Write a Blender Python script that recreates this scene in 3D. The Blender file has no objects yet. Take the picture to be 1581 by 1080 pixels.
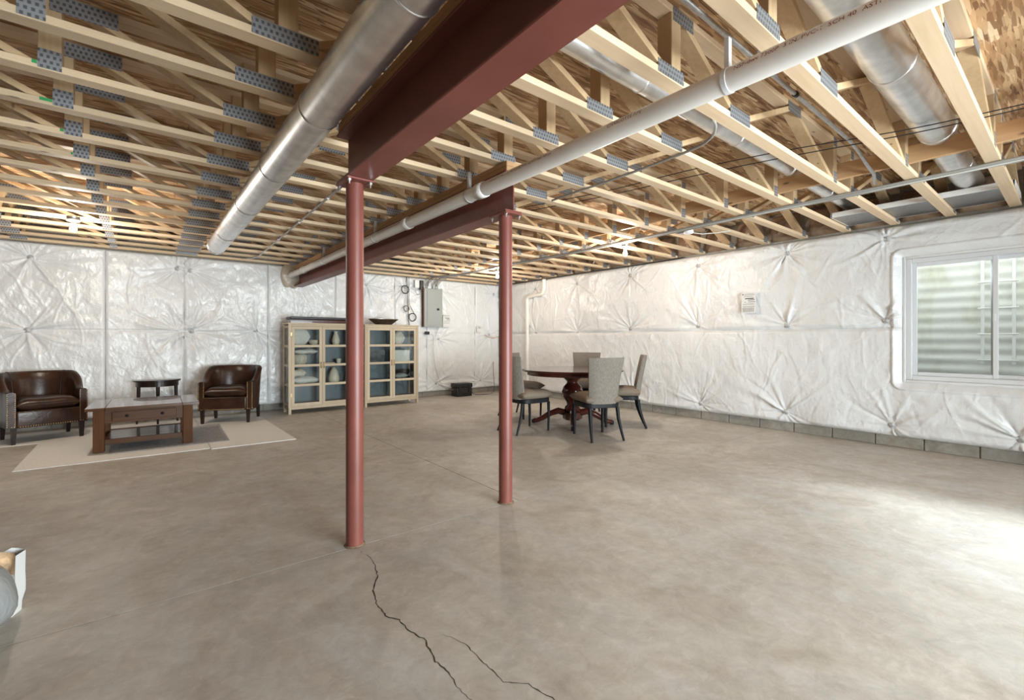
import bpy, bmesh, math, random
import numpy as np
from mathutils import Vector, Matrix
random.seed(7); rng = np.random.default_rng(11)
SC = bpy.context.scene; COL = SC.collection
R = math.radians

# ---------------------------------------------------------------- camera
FPX, TH, CAMH = 706.0, R(38.662), 1.30
cd = bpy.data.cameras.new('camera'); cam = bpy.data.objects.new('camera', cd); COL.objects.link(cam)
cd.sensor_width = 36; cd.sensor_fit = 'HORIZONTAL'; cd.lens = FPX/1581*36
cd.shift_y = -(540-524.3)/1581; cd.clip_start = .05
cam.location = (0, 0, CAMH); cam.rotation_euler = (R(90), 0, -TH)
SC.camera = cam

# ---------------------------------------------------------------- world, daylight, exposure
w = bpy.data.worlds.new('sky'); SC.world = w; w.use_nodes = True
bgn = w.node_tree.nodes['Background']; bgn.inputs[0].default_value = (.80, .90, 1, 1); bgn.inputs[1].default_value = .95
def area_light(name, loc, sx, sy, power, color, rot=(0, 0, 0), spread=math.pi):
    l = bpy.data.lights.new(name, 'AREA'); l.shape = 'RECTANGLE'; l.size = sx; l.size_y = sy
    l.energy = power; l.color = color
    l.spread = spread
    o = bpy.data.objects.new(name, l); COL.objects.link(o); o.location = loc; o.rotation_euler = rot
    return o
DAY = (.88, .945, 1.0)
# sky light down the well in view; the other is added unseen fill light
for wy in (.60, -2.40):
    area_light('well_and_added_daylight', (8.02, wy, 2.76), .5, 1.5, 38, DAY, (0, R(56), 0), R(80))
# added fill light, set outside made-up glazed doors behind the camera
area_light('added_door_fill', (2.85, -3.95, 1.12), 3.9, 2.1, 610, DAY, (R(90), 0, 0))
vs = SC.view_settings; vs.view_transform = 'Standard'; vs.look = 'None'; vs.gamma = 1; vs.use_curve_mapping = False
vs.exposure = 1.0
BULB_W = 30

# ---------------------------------------------------------------- helpers
def tag(o, label=None, cat=None, group=None, kind=None):
    if label: o['label'] = label
    if cat: o['category'] = cat
    if group: o['group'] = group
    if kind: o['kind'] = kind
    return o
def thing(name, label, cat, loc=(0, 0, 0), rz=0, group=None):
    o = bpy.data.objects.new(name, None); COL.objects.link(o); o.location = loc; o.rotation_euler = (0, 0, rz)
    o.empty_display_size = .1
    return tag(o, label, cat, group)
def link(name, me, mat=None, parent=None, loc=(0, 0, 0)):
    if mat is not None and not me.materials: me.materials.append(mat)
    o = bpy.data.objects.new(name, me); COL.objects.link(o); o.location = loc
    if parent is not None: o.parent = parent
    return o
def copy_tree(o, parent=None):
    c = o.copy(); COL.objects.link(c); c.parent = parent
    for ch in o.children: copy_tree(ch, c)
    return c

class MB:
    """collects geometry for one mesh"""
    def __init__(s): s.v = []; s.f = []; s.sm = []
    def add(s, vs, fs, smooth=False):
        b = len(s.v); s.v += [tuple(p) for p in vs]; s.f += [tuple(i+b for i in f) for f in fs]; s.sm += [smooth]*len(fs); return s
    def box(s, x0, x1, y0, y1, z0, z1):
        return s.add([(x0,y0,z0),(x1,y0,z0),(x1,y1,z0),(x0,y1,z0),(x0,y0,z1),(x1,y0,z1),(x1,y1,z1),(x0,y1,z1)],
                     [(0,3,2,1),(4,5,6,7),(0,1,5,4),(1,2,6,5),(2,3,7,6),(3,0,4,7)])
    def obox(s, c, sx, sy, sz, M):
        b = MB().box(-sx/2, sx/2, -sy/2, sy/2, -sz/2, sz/2)
        return s.add([tuple(Vector(c)+M@Vector(p)) for p in b.v], b.f)
    def tube(s, pts, r, n=10, cap=True):
        pts = [Vector(p) for p in pts]; rs = r if isinstance(r, (list, tuple)) else [r]*len(pts)
        vs = []; up = None
        for i, p in enumerate(pts):
            t = (pts[min(i+1, len(pts)-1)]-pts[max(i-1, 0)]).normalized()
            if up is None:
                up = Vector((0,0,1)) if abs(t.z) < .9 else Vector((1,0,0))
            a = (up-t*up.dot(t))
            a = a.normalized() if a.length > 1e-5 else t.orthogonal().normalized()
            up = a; b = t.cross(a)
            for k in range(n):
                q = 2*math.pi*k/n; vs.append(p+(a*math.cos(q)+b*math.sin(q))*rs[i])
        fs = [(i*n+k, i*n+(k+1)%n, (i+1)*n+(k+1)%n, (i+1)*n+k) for i in range(len(pts)-1) for k in range(n)]
        s.add(vs, fs, True)
        if cap:
            s.add(vs[:n], [tuple(range(n-1, -1, -1))]); s.add(vs[-n:], [tuple(range(n))])
        return s
    def lathe(s, prof, n=24, c=(0, 0, 0), smooth=True, sx=1, sy=1):
        vs = [(c[0]+r*math.cos(2*math.pi*k/n)*sx, c[1]+r*math.sin(2*math.pi*k/n)*sy, c[2]+z) for r, z in prof for k in range(n)]
        fs = [(i*n+k, i*n+(k+1)%n, (i+1)*n+(k+1)%n, (i+1)*n+k) for i in range(len(prof)-1) for k in range(n)]
        s.add(vs, fs, smooth)
        if prof[0][0] > 1e-6: s.add(vs[:n], [tuple(range(n-1, -1, -1))])
        if prof[-1][0] > 1e-6: s.add(vs[-n:], [tuple(range(n))])
        return s
    def grid(s, P, smooth=True, flip=False):
        P = np.asarray(P); a, b = P.shape[:2]
        fs = [(i*b+j, (i+1)*b+j, (i+1)*b+j+1, i*b+j+1) for i in range(a-1) for j in range(b-1)]
        if flip: fs = [f[::-1] for f in fs]
        return s.add([tuple(map(float, p)) for p in P.reshape(-1, 3)], fs, smooth)
    def mesh(s, name, bevel=0, seg=1, fixn=False):
        me = bpy.data.meshes.new(name); me.from_pydata(s.v, [], s.f)
        me.polygons.foreach_set('use_smooth', s.sm)
        if bevel or fixn:
            bm = bmesh.new(); bm.from_mesh(me)
            if fixn: bmesh.ops.recalc_face_normals(bm, faces=bm.faces)
            if bevel:
                es = [e for e in bm.edges if len(e.link_faces) == 2 and e.calc_face_angle(0) > R(30)]
                bmesh.ops.bevel(bm, geom=es, offset=bevel, segments=seg, profile=.6, affect='EDGES', clamp_overlap=True)
                if seg > 1:
                    for f in bm.faces: f.smooth = True
            bm.to_mesh(me); bm.free()
        me.update(); return me
    def build(s, name, mat, parent=None, loc=(0, 0, 0), bevel=0, seg=1, fixn=False):
        return link(name, s.mesh(name, bevel, seg, fixn), mat, parent, loc)

def cushion(w, d, h, n=16, e=4, crown=.35, wob=0):
    """pillow-like closed shape centred on the origin, superellipse outline"""
    mb = MB(); top = []; 
    for sgn in (1, -1):
        P = np.zeros((n+1, n+1, 3))
        for i in range(n+1):
            for j in range(n+1):
                a, b = math.sin((i/n-.5)*math.pi), math.sin((j/n-.5)*math.pi)
                q = max(0, (1-abs(a)**e)*(1-abs(b)**e))
                k = q**.5*(1-crown)+crown*q
                wb = wob*math.sin(5*a+3*b+sgn)*q
                P[i, j] = (a*w/2, b*d/2, sgn*(k*h/2+wb))
        mb.grid(P, True, sgn < 0)
    return mb

# ---------------------------------------------------------------- materials
def new_mat(name):
    m = bpy.data.materials.new(name); m.use_nodes = True; nt = m.node_tree
    return m, nt, nt.nodes['Principled BSDF']
def N(nt, t, **kw):
    n = nt.nodes.new(t)
    for k, v in kw.items():
        if k in n.inputs: n.inputs[k].default_value = v
        else: setattr(n, k, v)
    return n
def coords(nt, scale=(1, 1, 1), rot=(0, 0, 0), which='Object'):
    tc = N(nt, 'ShaderNodeTexCoord'); mp = N(nt, 'ShaderNodeMapping')
    mp.inputs['Scale'].default_value = scale; mp.inputs['Rotation'].default_value = rot
    nt.links.new(tc.outputs[which], mp.inputs[0]); return mp.outputs[0]
def ramp(nt, src, stops):
    r = N(nt, 'ShaderNodeValToRGB'); el = r.color_ramp.elements
    while len(el) < len(stops): el.new(.5)
    for e, (p, c) in zip(el, stops): e.position = p; e.color = (*c, 1) if len(c) == 3 else c
    nt.links.new(src, r.inputs[0]); return r.outputs[0]
def noise(nt, vec, scale=5, detail=4, rough=.55, dist=0):
    n = N(nt, 'ShaderNodeTexNoise'); n.inputs['Scale'].default_value = scale; n.inputs['Detail'].default_value = detail
    n.inputs['Roughness'].default_value = rough; n.inputs['Distortion'].default_value = dist
    nt.links.new(vec, n.inputs['Vector']); return n.outputs['Fac']
def mix(nt, fac, a, b, mode='MIX'):
    m = N(nt, 'ShaderNodeMix', data_type='RGBA', blend_type=mode)
    for s, v in ((0, fac), (6, a), (7, b)):
        if hasattr(v, 'is_output') or isinstance(v, bpy.types.NodeSocket): nt.links.new(v, m.inputs[s])
        else: m.inputs[s].default_value = v if s == 0 else (*v, 1)
    return m.outputs[2]
def bump(nt, bs, h, strength=.3, dist=.01):
    b = N(nt, 'ShaderNodeBump'); b.inputs['Strength'].default_value = strength; b.inputs['Distance'].default_value = dist
    nt.links.new(h, b.inputs['Height']); nt.links.new(b.outputs[0], bs.inputs['Normal'])
def obj_random(nt, lo=.8, hi=1.1):
    oi = N(nt, 'ShaderNodeObjectInfo'); mr = N(nt, 'ShaderNodeMapRange')
    mr.inputs[3].default_value = lo; mr.inputs[4].default_value = hi
    nt.links.new(oi.outputs['Random'], mr.inputs[0]); return mr.outputs[0]
def plain(name, col, rough=.5, metal=0, spec=.5, coat=0, nscale=0, namp=.15, bscale=0, bstr=.2):
    m, nt, bs = new_mat(name); bs.inputs['Roughness'].default_value = rough; bs.inputs['Metallic'].default_value = metal
    bs.inputs['Specular IOR Level'].default_value = spec; bs.inputs['Coat Weight'].default_value = coat
    if nscale:
        f = noise(nt, coords(nt), nscale, 5)
        c = ramp(nt, f, [(.3, tuple(x*(1-namp) for x in col)), (.7, tuple(min(1, x*(1+namp)) for x in col))])
        nt.links.new(c, bs.inputs['Base Color'])
    else: bs.inputs['Base Color'].default_value = (*col, 1)
    if bscale: bump(nt, bs, noise(nt, coords(nt), bscale, 4), bstr, .004)
    return m
def wood(name, light, dark, axis=0, rough=.55, scale=1, knots=True, coat=0, lo=.82, hi=1.08, spec=.3):
    m, nt, bs = new_mat(name); bs.inputs['Roughness'].default_value = rough; bs.inputs['Coat Weight'].default_value = coat
    bs.inputs['Specular IOR Level'].default_value = spec
    s = [26*scale]*3; s[axis] = 1.1*scale
    f = noise(nt, coords(nt, s), 1, 6, .6, .6)
    c = ramp(nt, f, [(.28, dark), (.62, light)])
    s2 = [3*scale]*3; s2[axis] = .6*scale
    c = mix(nt, noise(nt, coords(nt, s2), 1.3, 3), c, tuple(x*.86 for x in light), 'MIX')
    if knots:
        v = N(nt, 'ShaderNodeTexVoronoi'); s3 = [9*scale]*3; s3[axis] = 3*scale
        nt.links.new(coords(nt, s3), v.inputs['Vector']); v.inputs['Scale'].default_value = 1
        k = ramp(nt, v.outputs['Distance'], [(.05, (1, 1, 1)), (.12, (0, 0, 0))])
        c = mix(nt, k, c, tuple(x*.42 for x in dark))
    h = N(nt, 'ShaderNodeHueSaturation'); nt.links.new(c, h.inputs['Color']); nt.links.new(obj_random(nt, lo, hi), h.inputs['Value'])
    nt.links.new(h.outputs[0], bs.inputs['Base Color']); bump(nt, bs, f, .15, .003)
    return m
M = {}
SPR_L, SPR_D = (.80, .61, .41), (.63, .43, .25)
M['spruce'] = wood('spruce', SPR_L, SPR_D, 0)
M['spruce_web'] = wood('spruce_web', (.72, .51, .30), (.53, .34, .18), 2, lo=.75, hi=1.08)
M['spruce_y'] = wood('spruce_y', (.62, .38, .20), (.45, .25, .12), 1)
M['dark_wood'] = wood('dark_wood', (.120, .046, .015), (.030, .011, .004), 0, .42, 1.5, False, 0, .9, 1.1, .28)
M['dark_wood_z'] = wood('dark_wood_z', (.130, .050, .016), (.034, .012, .004), 2, .55, 1.5, False, 0, .9, 1.1, .18)
M['dark_top'] = wood('dark_wood_top', (.120, .046, .015), (.030, .011, .004), 0, .25, 1.5, False, .5, .9, 1.1, .5)
M['espresso'] = wood('espresso', (.030, .016, .012), (.014, .008, .007), 2, .3, 1.5, False, .2)
M['cherry'] = wood('cherry', (.085, .018, .012), (.035, .009, .007), 0, .2, 1.2, False, .5)
M['black_wood'] = plain('black_wood', (.010, .011, .014), .5, spec=.25)
M['cream_wood'] = wood('cream_wood', (.64, .53, .385), (.54, .43, .295), 2, .5, 1, False)
M['steel_red'] = None
def red_steel():
    m, nt, bs = new_mat('red_oxide_steel'); v = coords(nt)
    c = ramp(nt, noise(nt, v, 3, 6), [(.3, (.175, .050, .037)), (.7, (.235, .069, .051))])
    sc = ramp(nt, noise(nt, coords(nt, (14, 14, 3)), 1.6, 8, .7), [(.66, (0, 0, 0)), (.72, (1, 1, 1))])
    c = mix(nt, sc, c, (.34, .17, .14)); nt.links.new(c, bs.inputs['Base Color'])
    bs.inputs['Roughness'].default_value = .42; bump(nt, bs, noise(nt, v, 60, 3), .06, .003); return m
M['steel_red'] = red_steel()
def galv(name, base=.62, rough=.26, spangle=9):
    m, nt, bs = new_mat(name); bs.inputs['Metallic'].default_value = 1
    f = noise(nt, coords(nt), spangle, 3)
    nt.links.new(ramp(nt, f, [(.3, (base*.86, base*.86, base*.87)), (.7, (base*1.12, base*1.12, base*1.13))]), bs.inputs['Base Color'])
    r = N(nt, 'ShaderNodeMapRange'); r.inputs[3].default_value = rough*.75; r.inputs[4].default_value = rough*1.35
    nt.links.new(noise(nt, coords(nt), 2.5, 5), r.inputs[0]); nt.links.new(r.outputs[0], bs.inputs['Roughness'])
    bump(nt, bs, noise(nt, coords(nt), 5, 2), .05, .01); return m
M['duct'] = galv('duct_metal', .80, .33)
M['galv'] = galv('galvanised', .52, .42, 30)
M['pan'] = galv('dark_reflection_metal', .26, .3, 12)  # base colour darkened to stand for the dark surroundings it reflects
def nailplate():
    m, nt, bs = new_mat('nail_plate_steel'); bs.inputs['Metallic'].default_value = .55; bs.inputs['Roughness'].default_value = .45
    b = N(nt, 'ShaderNodeTexBrick'); b.inputs['Scale'].default_value = 1; b.offset = .5
    b.inputs['Color1'].default_value = (.115, .115, .12, 1); b.inputs['Color2'].default_value = (.15, .15, .155, 1); b.inputs['Mortar'].default_value = (.34, .35, .37, 1)
    b.inputs['Mortar Size'].default_value = .007; b.inputs['Brick Width'].default_value = .024; b.inputs['Row Height'].default_value = .027; b.inputs['Mortar Smooth'].default_value = .3
    tc = coords(nt, (1, 1, 1), (R(90), 0, 0)); nt.links.new(tc, b.inputs['Vector'])
    nt.links.new(b.outputs['Color'], bs.inputs['Base Color']); return m
M['plate'] = nailplate()
def osb():
    m, nt, bs = new_mat('oriented_strand_board'); bs.inputs['Roughness'].default_value = .7
    c = None
    for i, (ang, sx, sy) in enumerate([(.3, 6, 60), (1.35, 7, 68), (2.3, 5.5, 54), (.8, 6.5, 64)]):
        v = N(nt, 'ShaderNodeTexVoronoi'); v.inputs['Scale'].default_value = 1
        nt.links.new(coords(nt, (sx, sy, 1), (0, 0, ang)), v.inputs['Vector'])
        g = N(nt, 'ShaderNodeSeparateColor'); nt.links.new(v.outputs['Color'], g.inputs[0])
        k = ramp(nt, g.outputs[0], [(0, (.22, .105, .045)), (.40, (.47, .275, .135)), (.8, (.64, .42, .23)), (1, (.80, .60, .38))])
        if c is None: c = k; hgt = g.outputs[0]
        else: c = mix(nt, ramp(nt, g.outputs[1], [(.42, (0, 0, 0)), (.5, (1, 1, 1))]), c, k)
    nt.links.new(c, bs.inputs['Base Color']); bump(nt, bs, hgt, .3, .004); return m
M['osb'] = osb()
def concrete(name, a, b, stain, rough=.5, sc=1.0):
    m, nt, bs = new_mat(name); v = coords(nt)
    c = ramp(nt, noise(nt, v, .7*sc, 8, .62, .4), [(.30, a), (.68, b)])
    c = mix(nt, ramp(nt, noise(nt, v, 2.2*sc, 8, .68, 1.4), [(.42, (0, 0, 0)), (.72, (.9, .9, .9))]), c, stain)
    c = mix(nt, ramp(nt, noise(nt, coords(nt, (1.8, .7, 1), (0, 0, .35)), 1.9*sc, 7, .7, .8), [(.45, (0, 0, 0)), (.7, (.6, .6, .6))]), c, tuple(x*.98 for x in (b[2], b[2], b[2])))
    c = mix(nt, ramp(nt, noise(nt, coords(nt, (1, 1.5, 1), (0, 0, .7)), 7*sc, 6, .7, 2.2), [(.55, (0, 0, 0)), (.72, (.28, .28, .28))]), c, tuple(min(1, x*1.22) for x in b))
    c = mix(nt, ramp(nt, noise(nt, v, 45*sc, 4, .6), [(.62, (0, 0, 0)), (.8, (.5, .5, .5))]), c, tuple(x*.75 for x in a))
    c = mix(nt, 1.0, c, ramp(nt, noise(nt, v, 11*sc, 8, .72, .6), [(.34, (.80, .79, .78)), (.66, (1, 1, 1))]), 'MULTIPLY')
    nt.links.new(c, bs.inputs['Base Color'])
    r = N(nt, 'ShaderNodeMapRange'); r.inputs[3].default_value = rough-.14; r.inputs[4].default_value = rough+.14
    nt.links.new(noise(nt, v, 1.6*sc, 5), r.inputs[0]); nt.links.new(r.outputs[0], bs.inputs['Roughness'])
    bump(nt, bs, noise(nt, v, 25*sc, 6, .6), .06, .006); return m
M['floor'] = concrete('concrete_floor', (.45, .405, .35), (.70, .65, .585), (.41, .35, .285), .50)
M['concrete'] = concrete('concrete_wall', (.27, .25, .21), (.40, .37, .32), (.21, .185, .15), .8, 2)
M['dark'] = plain('crack_dark', (.05, .035, .022), .9)  # plain dark colour of the cracks and the base under the slabs
def poly(name, col, rough=.30, tint=None):
    m, nt, bs = new_mat(name); v = coords(nt)
    bs.inputs['Base Color'].default_value = (*col, 1); bs.inputs['Roughness'].default_value = rough
    bs.inputs['Specular IOR Level'].default_value = .55
    f1 = noise(nt, v, 5.5, 5, .6, 1.6); f2 = noise(nt, v, 22, 3, .5, .8)
    a = N(nt, 'ShaderNodeMath', operation='MULTIPLY_ADD'); nt.links.new(f2, a.inputs[0]); a.inputs[1].default_value = .22; nt.links.new(f1, a.inputs[2])
    bump(nt, bs, a.outputs[0], .34, .035)
    if tint:
        nt.links.new(ramp(nt, noise(nt, v, 1.6, 4), [(.35, col), (.75, tint)]), bs.inputs['Base Color'])
    return m
M['poly'] = poly('white_vapour_sheet', (.77, .775, .78), .30)
M['poly_back'] = poly('white_vapour_sheet_thin', (.80, .81, .82), .22, (.755, .755, .755))
M['batt'] = poly('bagged_brown_insulation', (.235, .150, .095), .16, (.40, .29, .20))
M['pocket'] = poly('tan_wrapped_insulation', (.55, .47, .37), .3)
M['pvc'] = plain('white_pvc', (.80, .77, .73), .28, nscale=4, namp=.04)
M['vinyl'] = plain('white_vinyl', (.72, .73, .75), .3)
M['white_paint'] = plain('white_enamel', (.84, .84, .83), .35)
M['print_red'] = plain('pipe_print', (.25, .05, .045), .6)
M['ink'] = plain('black_ink', (.03, .03, .03), .6)
M['paper'] = plain('white_paper', (.74, .74, .73), .6)
M['washer'] = plain('grey_washer', (.48, .48, .49), .4, .2, nscale=60, namp=.4)
M['cable'] = plain('grey_cable', (.30, .285, .26), .45)
M['cable_w'] = plain('white_cable', (.62, .60, .56), .45)
M['black'] = plain('black_plastic', (.012, .012, .013), .4)
M['panelgrey'] = plain('grey_enamel', (.36, .385, .375), .4)
M['chrome'] = plain('zinc_bolt', (.7, .7, .7), .3, 1)
M['brass'] = plain('brass', (.62, .44, .2), .3, 1)
M['porcelain'] = plain('porcelain', (.82, .80, .76), .25)
M['green_tag'] = plain('green_paint_mark', (.03, .30, .09), .7)
def leather():
    m, nt, bs = new_mat('brown_leather'); v = coords(nt)
    c = ramp(nt, noise(nt, v, 5, 5), [(.3, (.020, .0085, .0055)), (.72, (.062, .026, .014))]); nt.links.new(c, bs.inputs['Base Color'])
    bs.inputs['Roughness'].default_value = .30; bs.inputs['Specular IOR Level'].default_value = .42
    bump(nt, bs, noise(nt, v, 9, 4, .6, .6), .28, .012); return m
M['leather'] = leather()
def fabric(name, a, b, sx=160, sz=20):
    m, nt, bs = new_mat(name); bs.inputs['Roughness'].default_value = .9; bs.inputs['Specular IOR Level'].default_value = .15
    c = ramp(nt, noise(nt, coords(nt, (sx, sx, sz)), 1, 3), [(.35, a), (.65, b)]); nt.links.new(c, bs.inputs['Base Color']); 
    bump(nt, bs, noise(nt, coords(nt), 300, 2), .1, .002); return m
M['chair_back'] = fabric('grey_striped_fabric', (.185, .16, .135), (.275, .245, .21))
M['chair_seat'] = fabric('taupe_fabric', (.19, .15, .115), (.25, .205, .16), 120, 120)
M['rug'] = fabric('cream_rug', (.74, .715, .68), (.86, .84, .81), 90, 90)
M['rug_grey'] = fabric('grey_rug', (.38, .39, .41), (.56, .56, .56), 40, 40)
M['linen'] = fabric('white_linen', (.66, .64, .60), (.78, .76, .72), 60, 60)
M['wicker'] = fabric('pale_wicker', (.50, .44, .36), (.70, .64, .55), 70, 40)
M['cab_back'] = plain('blue_grey_board', (.12, .15, .18), .4)
M['ceramic'] = plain('cream_ceramic', (.70, .62, .50), .35)
M['bowl'] = plain('dark_bronze', (.075, .052, .036), .45, .4, nscale=20, namp=.4)
M['silver_rim'] = plain('silver_rim', (.6, .58, .55), .35, .9, nscale=60, namp=.3)
M['bag'] = poly('grey_plastic_bag', (.30, .31, .31), .25)
M['orange'] = plain('orange_print', (.60, .40, .24), .4, nscale=22, namp=.6)
M['dirt'] = plain('brown_dirt', (.21, .14, .085), .9, nscale=40, namp=.5)
M['gravel'] = plain('gravel', (.40, .38, .35), .9, nscale=40, namp=.5)
def glass():
    m, nt, bs = new_mat('clear_glass'); nt.nodes.remove(bs)
    t = N(nt, 'ShaderNodeBsdfTransparent'); g = N(nt, 'ShaderNodeBsdfGlossy'); g.inputs['Roughness'].default_value = .02
    t.inputs[0].default_value = (.95, .97, .96, 1)
    fr = N(nt, 'ShaderNodeFresnel'); fr.inputs[0].default_value = 1.5; mx = N(nt, 'ShaderNodeMixShader')
    nt.links.new(fr.outputs[0], mx.inputs[0]); nt.links.new(t.outputs[0], mx.inputs[1]); nt.links.new(g.outputs[0], mx.inputs[2])
    nt.links.new(mx.outputs[0], nt.nodes['Material Output'].inputs[0]); return m
M['glass'] = glass()
def well_metal():
    m, nt, bs = new_mat('white_corrugated_steel'); v = coords(nt)
    c = mix(nt, ramp(nt, noise(nt, coords(nt, (2, 2, 1.2)), 1.5, 6, .65), [(.45, (0, 0, 0)), (.7, (.8, .8, .8))]), (.78, .79, .76), (.52, .52, .36))
    nt.links.new(c, bs.inputs['Base Color']); bs.inputs['Roughness'].default_value = .4; return m
M['well'] = well_metal()
def bulb_mat():
    m, nt, bs = new_mat('lit_bulb'); bs.inputs['Emission Color'].default_value = (1, .86, .66, 1); bs.inputs['Emission Strength'].default_value = 14
    return m
M['bulb'] = bulb_mat()

# ---------------------------------------------------------------- room shell
XR, YB, XL, YF = 7.13, 9.42, -4.6, -3.6      # right, back, left walls and the wall behind the camera
ZT = 2.6955; TD = .41; ZO = ZT+TD            # truss bottom, truss depth, underside of subfloor
JY, JX = 2.86, 2.36                          # saw-cut joints
fl = MB().box(XL, XR+.3, YF, YB+.3, -.16, -.012).build('floor', M['dark']); tag(fl, kind='structure')
g = .0035
for x0, x1, y0, y1 in [(XL, JX, JY, YB), (JX, XR+.15, JY, YB), (XL, XR+.15, YF, JY)]:
    MB().box(x0+g, x1-g, y0+g, y1-g, -.012, 0).build('slab', M['floor'], fl, bevel=.0006)
def crack(pts, wd, seed):
    rr = random.Random(seed); P = [Vector((x, y, 0)) for x, y in pts]; fine = []
    for a, b in zip(P, P[1:]):
        n = max(2, int((b-a).length/.018))
        fine += [a.lerp(b, i/n)+Vector((rr.uniform(-1, 1), rr.uniform(-1, 1), 0))*.005 for i in range(n)]
    fine.append(P[-1]); L = len(fine); vs = []
    for i, p in enumerate(fine):
        t = (fine[min(i+1, L-1)]-fine[max(i-1, 0)]).normalized(); q = Vector((-t.y, t.x, 0))
        k = wd*min(1, 4*min(i+1, L-i)/L)*rr.uniform(.45, 1.2)
        vs += [p+q*k+Vector((0, 0, .0006)), p-q*k+Vector((0, 0, .0006))]
    return MB().add(vs, [(2*i, 2*i+1, 2*i+3, 2*i+2) for i in range(L-1)]).build('crack', M['dark'], fl)
crack([(1.035, 2.82), (1.03, 2.74), (1.045, 2.66), (1.03, 2.55), (.99, 2.42), (.915, 2.30), (.886, 2.16), (.88, 2.05), (.92, 1.99), (.915, 1.89), (.945, 1.78), (.93, 1.72), (.915, 1.64), (.925, 1.55), (.91, 1.47), (.915, 1.38), (.93, 1.28)], .0033, 3)
crack([(1.02, 1.78), (1.065, 1.66), (1.06, 1.51), (1.062, 1.38), (1.125, 1.315), (1.14, 1.245), (1.17, 1.14), (1.19, 1.02)], .0023, 4)

# subfloor panels
ce = MB().box(XL, XR+.2, YF, YB+.1, ZO+.021, ZO+.05).build('ceiling', M['osb']); tag(ce, kind='structure')
y = YF; row = 0
while y < YB:
    x = XL - (1.22 if row % 2 else 0)
    while x < XR+.1:
        x0, x1 = max(x, XL)+.0015, min(x+2.44, XR+.15)-.0015
        if x1-x0 > .05:
            MB().box(x0, x1, y+.0015, min(y+1.22, YB+.05)-.0015, ZO, ZO+.02).build('subfloor_panel', M['osb'], ce)
        x += 2.44
    y += 1.22; row += 1

# concrete walls
def wall(name, boxes, mat=M['concrete']):
    mb = MB()
    for b in boxes: mb.box(*b)
    return tag(mb.build(name, mat), kind='structure')
WY0, WY1, WZ0, WZ1 = -.125, 1.325, .825, 2.26      # window opening
W2 = -3.0                                           # Y offset of the second window, added out of view for extra daylight
wr = []
for a, b in [(YF, WY0+W2), (WY1+W2, WY0), (WY1, YB+.2)]: wr.append((XR, XR+.2, a, b, -.1, ZO))
for o in (0, W2): wr += [(XR, XR+.2, WY0+o, WY1+o, -.1, WZ0), (XR, XR+.2, WY0+o, WY1+o, WZ1, ZO)]
wall_right = wall('wall_right', wr)
wall_back = wall('wall_back', [(XL, XR, YB, YB+.2, -.1, ZO)])
wall_left = wall('wall_left', [(XL-.2, XL, YF, YB+.2, -.1, ZO)])
DX0, DX1, DZ1 = .9, 4.8, 2.14
wall_front = wall('wall_front', [(XL-.2, DX0, YF-.2, YF, -.1, ZO), (DX1, XR+.2, YF-.2, YF, -.1, ZO), (DX0, DX1, YF-.2, YF, DZ1, ZO)])
door = bpy.data.objects.new('added_door_1', None); COL.objects.link(door); door.location = (DX0, YF-.1, 0); tag(door, kind='structure')  # unseen glazed doors, added so the fill light can enter
for i in range(4):
    a = (DX1-DX0)/4*i+.004; b = (DX1-DX0)/4*(i+1)-.004; f = .07
    lf = MB().box(a, a+f, -.03, .03, .005, DZ1-.005).box(b-f, b, -.03, .03, .005, DZ1-.005).box(a+f, b-f, -.03, .03, .005, .12).box(a+f, b-f, -.03, .03, DZ1-.08, DZ1-.005).build('added_door_leaf', M['vinyl'], door)
    MB().box(a+f, b-f, -.004, .004, .12, DZ1-.08).build('pane', M['glass'], lf)


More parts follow.
